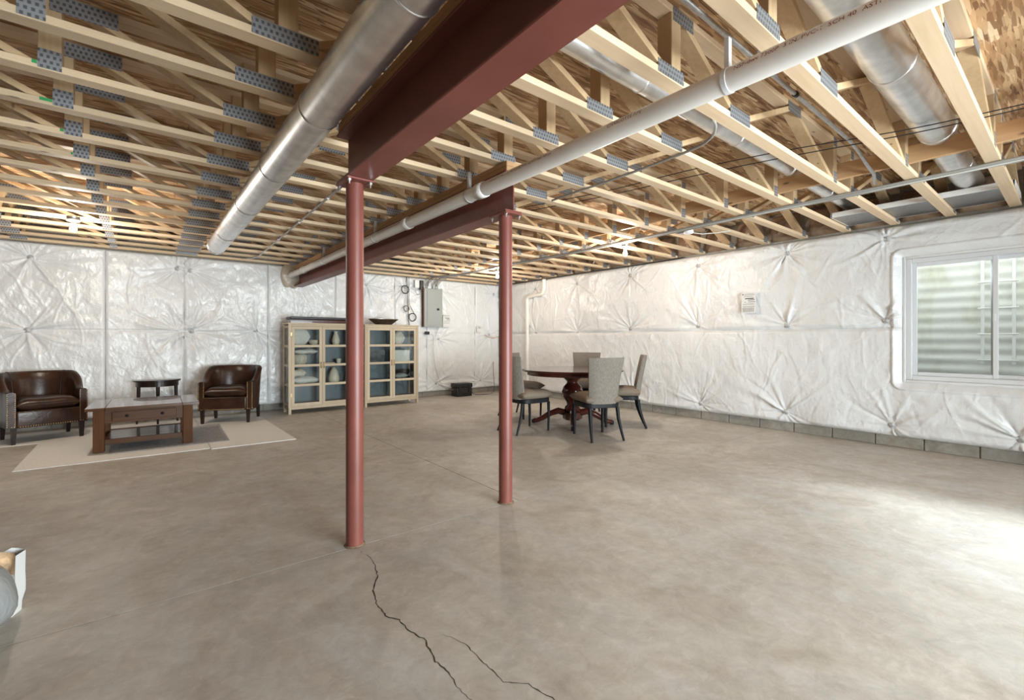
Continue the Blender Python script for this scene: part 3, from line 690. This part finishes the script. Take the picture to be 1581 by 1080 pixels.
nb = thing('network_box', 'small black and white utility boxes mounted above the coils', 'electrical box', (4.78, 9.30, 2.46))
MB().box(-.12, -.01, -.03, .0, .0, .17).build('white_box', M['white_paint'], nb, bevel=.006)
MB().box(.0, .09, -.045, .0, -.04, .17).build('black_box', M['black'], nb, bevel=.006)
MB().tube([(-.10, -.02, .0), (-.10, -.02, -.10), (-.05, -.02, -.16), (.02, -.02, -.13), (.04, -.02, -.04)], .006, 8).build('lead', M['cable'], nb)
ad = thing('power_adapter', 'black plug-in adapter hanging below the panel with a thin lead', 'adapter', (4.99, 9.28, 1.42))
MB().box(-.075, .02, -.035, .02, .0, .07).build('adapter_body', M['black'], ad, bevel=.008, seg=2)
MB().box(.025, .065, -.02, .02, .01, .06).build('outlet', M['white_paint'], ad, bevel=.004)
MB().tube([(.06, 0, .04), (.11, 0, .0), (.14, -.005, -.09), (.19, 0, -.02), (.25, 0, .12), (.29, .005, .17)], .004, 6).build('lead', M['cable'], ad)
cable('charger_cord', 'thin grey cord running down the sheet to the black case on the floor', 'cable', [(5.12, 9.275, 1.33), (5.13, 9.285, 1.0), (5.18, 9.26, .6), (5.30, 9.22, .28), (5.42, 9.15, .16), (5.50, 9.05, .15)], .004, M['cable'])
def doc(name, label, rows, loc, rz, wd, h):
    t = thing(name, label, 'paper', loc, rz)
    MB().box(-wd/2, wd/2, -.002, 0, 0, h).build('sheet', M['paper'], t)
    for i, (a, b, z, th) in enumerate(rows):
        MB().box(wd*(a-.5), wd*(b-.5), -.0028, -.0021, h*z, h*(z+th)).build('print_line', M['ink'], t)
    return t
rows = [(.06, .14, .88, .06), (.2, .85, .92, .012), (.2, .9, .87, .012), (.15, .8, .80, .012), (.25, .85, .68, .045), (.45, .9, .61, .03), (.2, .3, .52, .02), (.45, .95, .52, .022), (.1, .9, .44, .010), (.1, .85, .40, .010), (.1, .9, .30, .016)]
doc('wall_notice', 'white printed notice taped to the window wall sheet beside the pin', rows+[(.1+.1*i, .13+.1*i, .04, .22) for i in range(8)], (6.975, 3.10, 1.70), R(90), .21, .30).rotation_euler = (0, 0, R(-90))
doc('wall_notice', 'white printed notice on the back wall right of the electrical panel', rows, (5.47, 9.27, 1.60), 0, .20, .29)
doc('wall_tag', 'small printed tag on the back wall near the corner', rows[:7], (6.38, 9.275, 1.49), R(0), .13, .15)
cable('red_wire', 'thin wire with a red end sticking out of the back wall near the corner', 'wire', [(6.58, 9.33, 1.43), (6.64, 9.24, 1.37), (6.70, 9.2, 1.35), (6.76, 9.22, 1.34), (6.85, 9.2, 1.36), (6.95, 9.15, 1.40)], .006, plain('red_wire', (.5, .08, .05), .5))
vp = thing('vent_pipe', 'white plastic pipe rising up the window wall near the far corner', 'pipe', (0, 0, 0))
VX = 7.0
MB().tube([(VX, 8.17, .02), (VX, 8.17, 2.24)], .045, 20).build('riser', M['pvc'], vp)
MB().tube([(VX, 8.17, 2.20), (VX, 8.165, 2.27), (VX, 8.12, 2.31), (VX, 8.04, 2.315), (VX, 7.70, 2.335), (VX, 7.62, 2.36), (VX, 7.59, 2.44), (VX, 7.585, 2.66)], .045, 20).build('offset', M['pvc'], vp)
for p, q in [((VX, 8.17, 2.12), (VX, 8.17, 2.2)), ((VX, 7.585, 2.46), (VX, 7.585, 2.54))]: MB().tube([p, q], .052, 20).build('coupling', M['pvc'], vp)
bb = thing('battery_case', 'black plastic battery case standing on the floor below the panel', 'battery case', (5.72, 9.02, 0))
MB().box(-.20, .20, -.13, .13, .0, .20).build('body', M['black'], bb, bevel=.012, seg=2)
MB().box(-.215, .215, -.14, .14, .201, .30).build('lid', M['black'], bb, bevel=.02, seg=2)
for s in (-1, 1): MB().box(s*.13-.03, s*.13+.03, -.147, -.141, .10, .28).build('strap', M['black'], bb)
cable('floor_cable', 'black cable trailing along the floor from the black case', 'cable', [(5.95, 9.0, .10), (6.05, 8.97, .02), (6.3, 8.86, .008), (6.55, 8.98, .008), (6.72, 9.1, .1), (6.78, 9.22, .5), (6.8, 9.25, .75)], .006, M['black'])
pm = thing('floor_outlet_strip', 'flat grey power unit on the floor near the corner', 'power strip', (6.70, 8.62, 0))
MB().box(-.16, .16, -.07, .07, .0, .05).build('case', M['cable'], pm, bevel=.01)

# ---------------------------------------------------------------- leather armchairs
def u_path(w, d, n=44):
    """plan of the wrap-around back: front end of one arm, round the rear, to the other"""
    pts = []; rr = w/2*.96; ys = -d/2
    L = d-rr
    tot = 2*L+math.pi*rr
    for i in range(n+1):
        s = tot*i/n
        if s < L: pts.append((-w/2, ys+s, -1, 0))
        elif s < L+math.pi*rr:
            a = math.pi-(s-L)/rr; pts.append((w/2*math.cos(a), ys+L+rr*math.sin(a), math.cos(a), math.sin(a)))
        else: pts.append((w/2, ys+L-(s-L-math.pi*rr), 1, 0))
    return pts
def armchair(name, label, loc, rz):
    t = thing(name, label, 'armchair', loc, rz, 'leather armchairs by the coffee table')
    W, Dp = .74, .70; pts = u_path(W-.07, Dp-.06); n = len(pts)-1; prof = 11; P = np.zeros((n+1, prof, 3))
    for i, (x, y, nx, ny) in enumerate(pts):
        u = i/n; m = min(u, 1-u)*2
        h = .645+.225*min(1, max(0, (m-.22)/.42))**1.0*1.0 if m > .22 else .645
        s = min(1, max(0, (m-.18)/.42)); h = .645+.225*(s*s*(3-2*s))
        flare = .055*s; tk = .042
        base = .20
        ring = [(tk, base), (tk+flare*.25, .40), (tk+flare*.7, h-.10), (tk+flare, h-.03), (tk*.6+flare, h-.006), (flare, h), (-tk*.6+flare, h-.006), (-tk+flare, h-.03), (-tk+flare*.6, h-.12), (-tk, .42), (-tk, base)]
        for j, (o, z) in enumerate(ring): P[i, j] = (x+nx*o, y+ny*o, z)
    mb = MB().grid(P, True, True)
    for i in (0, n): mb.add([tuple(p) for p in P[i]], [tuple(range(prof)) if i == 0 else tuple(range(prof-1, -1, -1))])
    back = mb.build('wraparound_back', M['leather'], t)
    for i in (15, n-15):
        MB().tube([tuple(P[i, j]+np.array([0, 0, .001])) for j in range(5, 10)], .004, 6).build('back_seam', M['espresso'], back)
    MB().box(-W/2+.075, W/2-.075, -Dp/2-.005, .26, .20, .405).build('seat_base', M['leather'], t, bevel=.02, seg=3)
    c = cushion(W-.155, .58, .17, 20, 7, .25, .004); c.build('seat_cushion', M['leather'], t, (0, -.065, .475))
    for sx in (-1, 1):
        for sy in (-1, 1):
            xx, yy = sx*(W/2-.055), (-Dp/2+.035 if sy < 0 else .22)
            k = .026; k2 = .018; dy = .02 if sy > 0 else 0
            MB().add([(xx-k2, yy-k2+dy, 0), (xx+k2, yy-k2+dy, 0), (xx+k2, yy+k2+dy, 0), (xx-k2, yy+k2+dy, 0), (xx-k, yy-k, .205), (xx+k, yy-k, .205), (xx+k, yy+k, .205), (xx-k, yy+k, .205)],
                     [(0,3,2,1),(4,5,6,7),(0,1,5,4),(1,2,6,5),(2,3,7,6),(3,0,4,7)]).build('leg', M['espresso'], t)
    nails = MB(); fy = -Dp/2+.03
    def nail(x, y, z):
        r = .0065; nails.add([(x-r, y, z), (x+r, y, z), (x, y, z-r), (x, y, z+r), (x, y-r*.8, z)], [(0, 2, 4), (2, 1, 4), (1, 3, 4), (3, 0, 4)], True)
    for i in range(30): nail(-W/2+.04+(W-.08)*i/29, fy-.037 if abs(i-14.5) < 12.5 else fy-.001, .215)
    for s in (-1, 1):
        for i in range(18): 
            z = .225+i*.0235
            for o in (-.034, .034): nail(s*(W/2-.035)+o, fy-.002, z)
    tag(nails.build('nailhead_trim', M['brass'], t), kind='stuff')
    return t
armchair('armchair', 'brown leather tub armchair at the left edge, beside the coffee table', (-1.08, 8.62, .0072), R(19))
armchair('armchair', 'brown leather tub armchair between the coffee table and the glass cabinet', (1.09, 8.60, .0102), R(-24))

# ---------------------------------------------------------------- coffee table, end table, rugs
ct = thing('coffee_table', 'dark wooden coffee table with a drawer and lower shelf on the rug', 'coffee table', (.0, 7.44, .0135), R(-1))
for i, (a, b) in enumerate([(-.53, -.36), (-.357, .357), (.36, .53)]):
    if i == 1:
        for j in range(4): MB().box(a, b, -.49+j*.2455, -.49+j*.2455+.2435, .478, .512).build('top_plank', M['dark_top'], ct, bevel=.003)
    else: MB().box(a, b, -.49, .4905, .478, .512).build('top_plank', M['dark_top'], ct, bevel=.003)
for sx in (-1, 1):
    for sy in (-1, 1): MB().box(sx*.415-.05, sx*.415+.05, sy*.40-.05, sy*.40+.05, 0, .477).build('leg', M['dark_wood_z'], ct, bevel=.004)
for sy in (-1, 1): MB().box(-.364, .364, sy*.42-.012, sy*.42+.012, .325, .477).build('apron', M['dark_wood'], ct)
for sx in (-1, 1): MB().box(sx*.43-.012, sx*.43+.012, -.349, .349, .325, .477).build('apron', M['dark_wood'], ct)
dr = MB().box(-.30, .30, -.452, -.433, .345, .455).build('drawer', M['dark_wood'], ct, bevel=.004)
for sx in (-1, 1): MB().lathe([(.004, 0), (.006, .008), (.016, .016), (.015, .024), (0, .028)], 14).build('knob', M['black'], dr, (sx*.165, -.452, .40)).rotation_euler = (R(90), 0, 0)
for j in range(4): MB().box(-.364, .364, -.36+j*.18, -.36+j*.18+.178, .105, .128).build('shelf_plank', M['dark_top'], ct, bevel=.002)
for sy in (-1, 1): MB().box(-.364, .364, sy*.395-.015, sy*.395+.015, .075, .135).build('shelf_rail', M['dark_wood'], ct)
et = thing('end_table', 'small dark half-round end table against the back wall between the armchairs', 'table', (.14, 8.98, .0072))
n = 24; arc = [(.30*math.cos(math.pi+math.pi*k/n), .28*math.sin(math.pi+math.pi*k/n)+.13) for k in range(n+1)]
def slab(arc, z0, z1):
    m = len(arc); return MB().add([(x, y, z0) for x, y in arc]+[(x, y, z1) for x, y in arc], [tuple(range(m-1, -1, -1)), tuple(range(m, 2*m))]+[(i, (i+1) % m, m+(i+1) % m, m+i) for i in range(m)])
slab(arc, .645, .67).build('top', M['espresso'], et, bevel=.004)
slab([(x*.9, (y-.13)*.9+.13) for x, y in arc], .57, .644).build('apron', M['espresso'], et)
for x, y in [(-.24, .08), (0, -.11), (.24, .08)]:
    MB().tube([(x*1.05, y, 0), (x*.98, y, .25), (x*.96, y, .569)], [.014, .02, .026], 8).build('leg', M['espresso'], et)
def rug(name, label, pts, h, mat, z=0):
    o = slab(pts, z, z+h).build(name, mat, bevel=.002); return tag(o, label, 'rug')
rug('area_rug', 'large cream rug under the front of the coffee table', [(-1.03, 6.58), (.60, 6.52), (.62, 8.12), (-1.05, 8.16)], .008, M['rug'])
rug('area_rug', 'cream rug piece under the armchair by the cabinet', [(.605, 6.46), (1.53, 6.42), (1.50, 9.15), (.625, 9.15)], .010, M['rug'])
rug('area_rug', 'cream rug strip under the armchair at the left edge', [(-2.4, 8.15), (-1.06, 8.165), (.615, 8.125), (.615, 9.15), (-2.4, 9.15)], .007, M['rug'])
rug('area_rug', 'grey patterned rug lying beneath the coffee table', [(-.33, 6.86), (.84, 6.82), (.88, 8.30), (-.33, 8.30)], .003, M['rug_grey'], .0103)

# ---------------------------------------------------------------- glass cabinets
def cabinet(name, label, loc, items):
    t = thing(name, label, 'cabinet', loc); W, D, H = 1.13, .40, 1.60; leg = .13; p = .045
    cw = M['cream_wood']
    for sx in (0, 1):
        for sy in (0, 1): MB().box(sx*(W-p), sx*(W-p)+p, sy*(D-p), sy*(D-p)+p, 0, H-.025).build('corner_post', cw, t, bevel=.003)
    MB().box(-.012, W+.012, -.012, D+.008, H-.0245, H).build('top', cw, t, bevel=.003)
    MB().box(p, W-p, .01, D-.01, leg, leg+.025).build('bottom', cw, t)
    MB().box(p, W-p, .002, .022, leg-.05, leg-.001).build('bottom_rail', cw, t)
    MB().box(p, W-p, .002, .03, H-.06, H-.0255).build('top_rail', cw, t)
    MB().box(p, W-p, D-.016, D-.006, leg, H-.03).build('back_panel', M['cab_back'], t)
    zs = [leg+.03, .50, .845, 1.19, H-.065]
    for z in zs[1:4]: MB().box(p+.002, W-p-.002, .045, D-.02, z-.01, z+.008).build('shelf', cw, t)
    for sx in (0, 1):
        x0 = .010+sx*(W-.036); 
        for z in zs: MB().box(x0, x0+.016, p, D-p, z-.022, z+.018).build('side_rail', cw, t)
        MB().box(x0+.006, x0+.010, p, D-p, zs[0]+.018, zs[4]-.022).build('side_pane', M['glass'], t)
    for s in (0, 1):
        a, b = (p+.003, W/2-.0015) if s == 0 else (W/2+.0015, W-p-.003); f = .05
        d = MB().box(a, a+f, .002, .024, leg+.005, H-.064).box(b-f, b, .002, .024, leg+.005, H-.064).build('door', cw, t, bevel=.002)
        edges = [leg+.005, .50, .845, 1.19, H-.064]
        for i, z in enumerate(edges):
            hh = .05 if i in (0, 4) else .042; zz = z if i == 0 else (z-hh if i == 4 else z-hh/2)
            MB().box(a+f, b-f, .003, .023, zz, zz+hh).build('door_rail', cw, d)
        for i in range(4):
            MB().box(a+f, b-f, .011, .014, edges[i]+.02, edges[i+1]-.02).build('pane', M['glass'], d)
        hx = (b-.024) if s == 0 else (a+.024)
        MB().tube([(hx, .002, .79), (hx, -.022, .80), (hx, -.026, .845), (hx, -.022, .89), (hx, .002, .90)], .006, 8).build('handle', M['brass'], d)
        for z in (leg+.2, H-.2): MB().box(a-.006 if s == 0 else b, a if s == 0 else b+.006, -.002, .008, z-.03, z+.03).build('hinge', M['brass'], d)
    return t
CY = 8.62
cabinet('glass_cabinet', 'pale wooden glass-door cabinet beside the leather armchair, long frames on top', (1.93, CY, 0), 0)
cabinet('glass_cabinet', 'pale wooden glass-door cabinet beside the panel, dark bowl on top', (3.28, CY, 0), 0)
def item(mb, name, label, cat, loc, mat, rot=None, **kw):
    o = mb.build(name, mat, None, loc, **kw)
    if rot: o.rotation_euler = rot
    return tag(o, label, cat)
S1, S2, S3, S0 = 1.199, .854, .509, .157
item(cushion(.34, .14, .32, 12, 3), 'pillow', 'white pillow leaning on the top shelf of the armchair-side cabinet', 'pillow', (2.16, CY+.22, S1+.16), M['linen'])
item(MB().lathe([(.05, 0), (.10, .04), (.115, .10), (.10, .10), (.05, .02)], 20), 'white_bowl', 'white bowl on the top shelf of the armchair-side cabinet', 'bowl', (2.42, CY+.2, S1), M['ceramic'])
item(MB().lathe([(.05, 0), (.075, .08), (.05, .18), (.03, .22), (.04, .26)], 18), 'vase', 'tan vase on the top shelf behind the right door of the armchair-side cabinet', 'vase', (2.80, CY+.22, S1), M['ceramic'])
item(MB().lathe([(.09, 0), (.135, .05), (.14, .16), (.11, .19), (.10, .18), (.12, .15), (.12, .05)], 20), 'wicker_basket', 'round pale wicker basket on the second shelf of the armchair-side cabinet', 'basket', (2.15, CY+.2, S2), M['wicker'])
item(cushion(.42, .28, .10, 12, 3, .3, .01), 'folded_blanket', 'white folded blanket on top of the wicker basket', 'blanket', (2.24, CY+.2, S2+.235), M['linen'])
item(MB().lathe([(.035, 0), (.045, .08), (.045, .09)], 16), 'cup', 'small white cup on the second shelf behind the right door', 'cup', (2.84, CY+.18, S2), M['ceramic'])
item(MB().box(-.09, .09, -.06, .06, 0, .03), 'book', 'thin tan book lying on the second shelf beside the cup', 'book', (2.66, CY+.18, S2), M['cream_wood'])
item(cushion(.46, .28, .13, 12, 3, .3, .015), 'folded_blanket', 'white folded blanket on the third shelf of the armchair-side cabinet', 'blanket', (2.24, CY+.2, S3+.065), M['linen'])
item(cushion(.24, .12, .14, 10, 2.5, .3, .02), 'cloth_bundle', 'crumpled pale cloth on the folded blanket', 'cloth', (2.14, CY+.2, S3+.20), M['wicker'])
item(MB().lathe([(.085, 0), (.10, .03), (.095, .10), (.07, .20), (.035, .265), (0, .28)], 20), 'ceramic_cloche', 'cream domed ceramic jar on the third shelf behind the right door', 'jar', (2.76, CY+.2, S3), M['ceramic'])
item(cushion(.22, .16, .28, 12, 2.6, .3, .012), 'woven_vase', 'pale woven oval vase on the top shelf of the panel-side cabinet', 'vase', (4.06, CY+.2, S1+.14), M['wicker'])
item(MB().box(-.17, .17, -.12, .12, 0, .24), 'storage_bin', 'cream fabric storage bin on the second shelf of the panel-side cabinet', 'bin', (4.09, CY+.2, S2), M['linen'], bevel=.015, seg=2)
item(MB().box(-.17, .17, -.12, .12, 0, .19), 'clear_bin', 'clear plastic bin on the third shelf of the panel-side cabinet', 'bin', (4.09, CY+.2, S3), M['glass'], bevel=.01)
item(cushion(.28, .2, .10, 10, 3, .3, .01), 'cloth_bundle', 'pale cloth folded inside the clear bin', 'cloth', (4.09, CY+.2, S3+.055), M['rug_grey'])
item(MB().box(-.16, .16, -.02, .02, 0, .22), 'picture_board', 'dark landscape picture on the second shelf behind the left door of the panel-side cabinet', 'picture', (3.62, CY+.28, S2), plain('dark_picture', (.08, .10, .10), .3, nscale=6, namp=.9))
for i, (z, lab, mt) in enumerate([(1.601, 'reddish wooden frame lying on the armchair-side cabinet', 'cherry'), (1.668, 'black frame stacked on the reddish frame atop the armchair-side cabinet', 'black')]):
    t = thing('stacked_frame', lab, 'frame', (2.47, CY+.20, z), R(2*i-2))
    wd = .50; MB().box(-wd, wd, -.17, -.13, 0, .06-.018*i).build('frame_rail', M[mt], t, bevel=.006)
    MB().box(-wd, wd, .13, .17, 0, .06-.018*i).build('frame_rail', M[mt], t, bevel=.006)
    for s in (-1, 1): MB().box(s*(wd-.02)-.02, s*(wd-.02)+.02, -.129, .129, 0, .06-.018*i).build('frame_rail', M[mt], t, bevel=.006)
    MB().box(-wd+.04, wd-.04, -.129, .129, .01, .02).build('frame_panel', M['black'], t)
tr = thing('dough_bowl', 'long dark flared bowl with a silvery rim atop the panel-side cabinet', 'bowl', (3.74, CY+.2, 1.601))
MB().lathe([(.16, 0), (.30, .105), (.31, .11), (.29, .11), (.15, .012)], 28, sx=1, sy=.55).build('bowl_body', M['bowl'], tr)
MB().lathe([(.302, .108), (.312, .118), (.300, .124), (.288, .116)], 28, sx=1, sy=.55).build('rim', M['silver_rim'], tr)

# ---------------------------------------------------------------- dining set
TC = (5.16, 4.95)
dt = thing('dining_table', 'round cherry pedestal dining table amid the upholstered chairs', 'table', (*TC, 0))
TZ = .85
MB().lathe([(.70, TZ-.085), (.70, TZ-.036), (.755, TZ-.034), (.778, TZ-.025), (.78, TZ-.010), (.772, TZ)], 64).build('table_top', M['cherry'], dt)
MB().lathe([(.10, .19), (.125, .21), (.12, .26), (.085, .30), (.095, .34), (.15, .42), (.165, .50), (.14, .58), (.09, .63), (.085, .66), (.12, .69), (.15, .72), (.15, .764)], 32).build('pedestal', M['cherry'], dt)
MB().lathe([(.13, .07), (.15, .09), (.15, .18), (.135, .20)], 8, smooth=False).build('pedestal_block', M['cherry'], dt)
for q in range(4):
    a = R(45+90*q); c, s = math.cos(a), math.sin(a)
    pts = [(.10, .17, .055), (.22, .20, .052), (.34, .16, .046), (.46, .085, .040), (.55, .045, .036), (.60, .045, .036)]
    MB().tube([(r*c, r*s, z) for r, z, k in pts], [k for r, z, k in pts], 12).build('foot', M['cherry'], dt)
    MB().lathe([(.0, 0), (.028, .006), (.034, .03), (.03, .06), (0, .07)], 14).build('caster_ball', M['black_wood'], dt, (.60*c, .60*s, 0))
def dining_chair(label, loc, face):
    """face = direction the sitter looks, radians in plan"""
    t = thing('dining_chair', label, 'chair', (*loc, 0), face-math.pi/2, 'upholstered dining chairs')
    # backrest: sweep, curved in plan and raked
    nz, nx = 14, 12; F = np.zeros((nz+1, nx+1, 3)); B = F.copy()
    for i in range(nz+1):
        u = i/nz; z = .47+.60*u; w = .40+.11*u**1.3; yc = -.235-.085*u-.03*u*u
        for j in range(nx+1):
            v = j/nx*2-1; x = v*w/2; cv = .045*v*v; tk = .036*(1-.15*u)*(1-abs(v)**8*.75)*(1 if u < .97 else .6)
            F[i, j] = (x, yc+cv+tk, z); B[i, j] = (x, yc+cv-tk, z)
    mb = MB().grid(F, True, False).grid(B, True, True)
    for A in (0, nz): mb.grid(np.stack([F[A], B[A]]), True, A == 0)
    for j in (0, nx): mb.grid(np.stack([F[:, j], B[:, j]]), True, j != 0)
    mb.build('backrest', M['chair_back'], t, fixn=True)
    c = cushion(.53, .56, .15, 20, 5, .3); c.build('seat', M['chair_seat'], t, (0, .02, .525))
    a = [(.255*math.copysign(abs(math.cos(q))**.45, math.cos(q)), .265*math.copysign(abs(math.sin(q))**.45, math.sin(q))+.02) for q in np.linspace(0, 2*math.pi, 40, endpoint=False)]
    slab(a, .415, .475).build('seat_rail', M['black_wood'], t, bevel=.006)
    for s in (-1, 1):
        MB().tube([(s*.212, .235, .0), (s*.215, .24, .2), (s*.218, .235, .416)], [.019, .024, .030], 4).build('leg', M['black_wood'], t)
        MB().tube([(s*.225, -.345, 0), (s*.212, -.29, .14), (s*.20, -.245, .28), (s*.195, -.225, .416)], [.017, .021, .026, .029], 4).build('leg', M['black_wood'], t)
    return t
dining_chair('grey upholstered dining chair with its back to the viewer, nearest of the set', (4.73, 4.10), math.atan2(.92, .39))
dining_chair('grey upholstered dining chair on the window-wall side of the round table, seen sideways', (5.66, 4.40), math.atan2(.765, -.65))
dining_chair('grey upholstered dining chair beside the red post, facing the pedestal', (4.28, 5.02), math.atan2(-.03, 1))
dining_chair('tan-backed dining chair on the far side of the table facing the viewer', (6.00, 5.48), math.atan2(-.55, -.85))
dining_chair('dining chair at the far side of the table mostly hidden by the red post', (5.00, 5.98), math.atan2(-1, .12))

# ---------------------------------------------------------------- rubbish at the left edge
def lump(w, d, h, seed, amp=.12):
    bm = bmesh.new(); bmesh.ops.create_icosphere(bm, subdivisions=4, radius=1); r = np.random.default_rng(seed)
    ph = r.uniform(0, 6.28, (10, 3)); fr = r.uniform(2, 6, (10, 3))
    for v in bm.verts:
        k = sum(math.sin(fr[i, 0]*v.co.x+fr[i, 1]*v.co.y+fr[i, 2]*v.co.z+ph[i, 0]) for i in range(10))/10
        q = v.co*(1+amp*k); v.co = (q.x*w/2, q.y*d/2, max(q.z*h/2, -h*.46))
    for f in bm.faces: f.smooth = True
    me = bpy.data.meshes.new('lump'); bm.to_mesh(me); bm.free(); return me
o = link('plastic_bag', lump(.50, .46, .40, 3, .10), M['bag'], None, (-.69, 2.94, .184)); tag(o, 'grey plastic rubbish bag at the left edge of the floor', 'bag')
pk = thing('torn_packet', 'torn white and orange packet behind the grey bag at the left edge', 'packet', (-.555, 3.22, 0), R(-20))
P = np.zeros((9, 7, 3)); r = random.Random(5)
for i in range(9):
    for j in range(7):
        P[i, j] = (-.09+.18*i/8+r.uniform(-.006, .006), -.05+.012*math.sin(i*1.3)+r.uniform(-.004, .004)+.03*j/6, .27*j/6+(.02*r.random() if j == 6 else 0))
Q = P.copy(); Q[:, :, 1] += .07
mb = MB().grid(P).grid(Q, True, True); mb.grid(np.stack([P[0], Q[0]])); mb.grid(np.stack([P[8], Q[8]])); mb.grid(np.stack([P[:, 0], Q[:, 0]]))
mb.build('packet_body', M['paper'], pk, fixn=True)
P2 = P[:, 4:, :].copy(); P2[:, :, 1] -= .004; P2[:, :, 2] += .012
MB().grid(P2).build('printed_flap', M['orange'], pk)
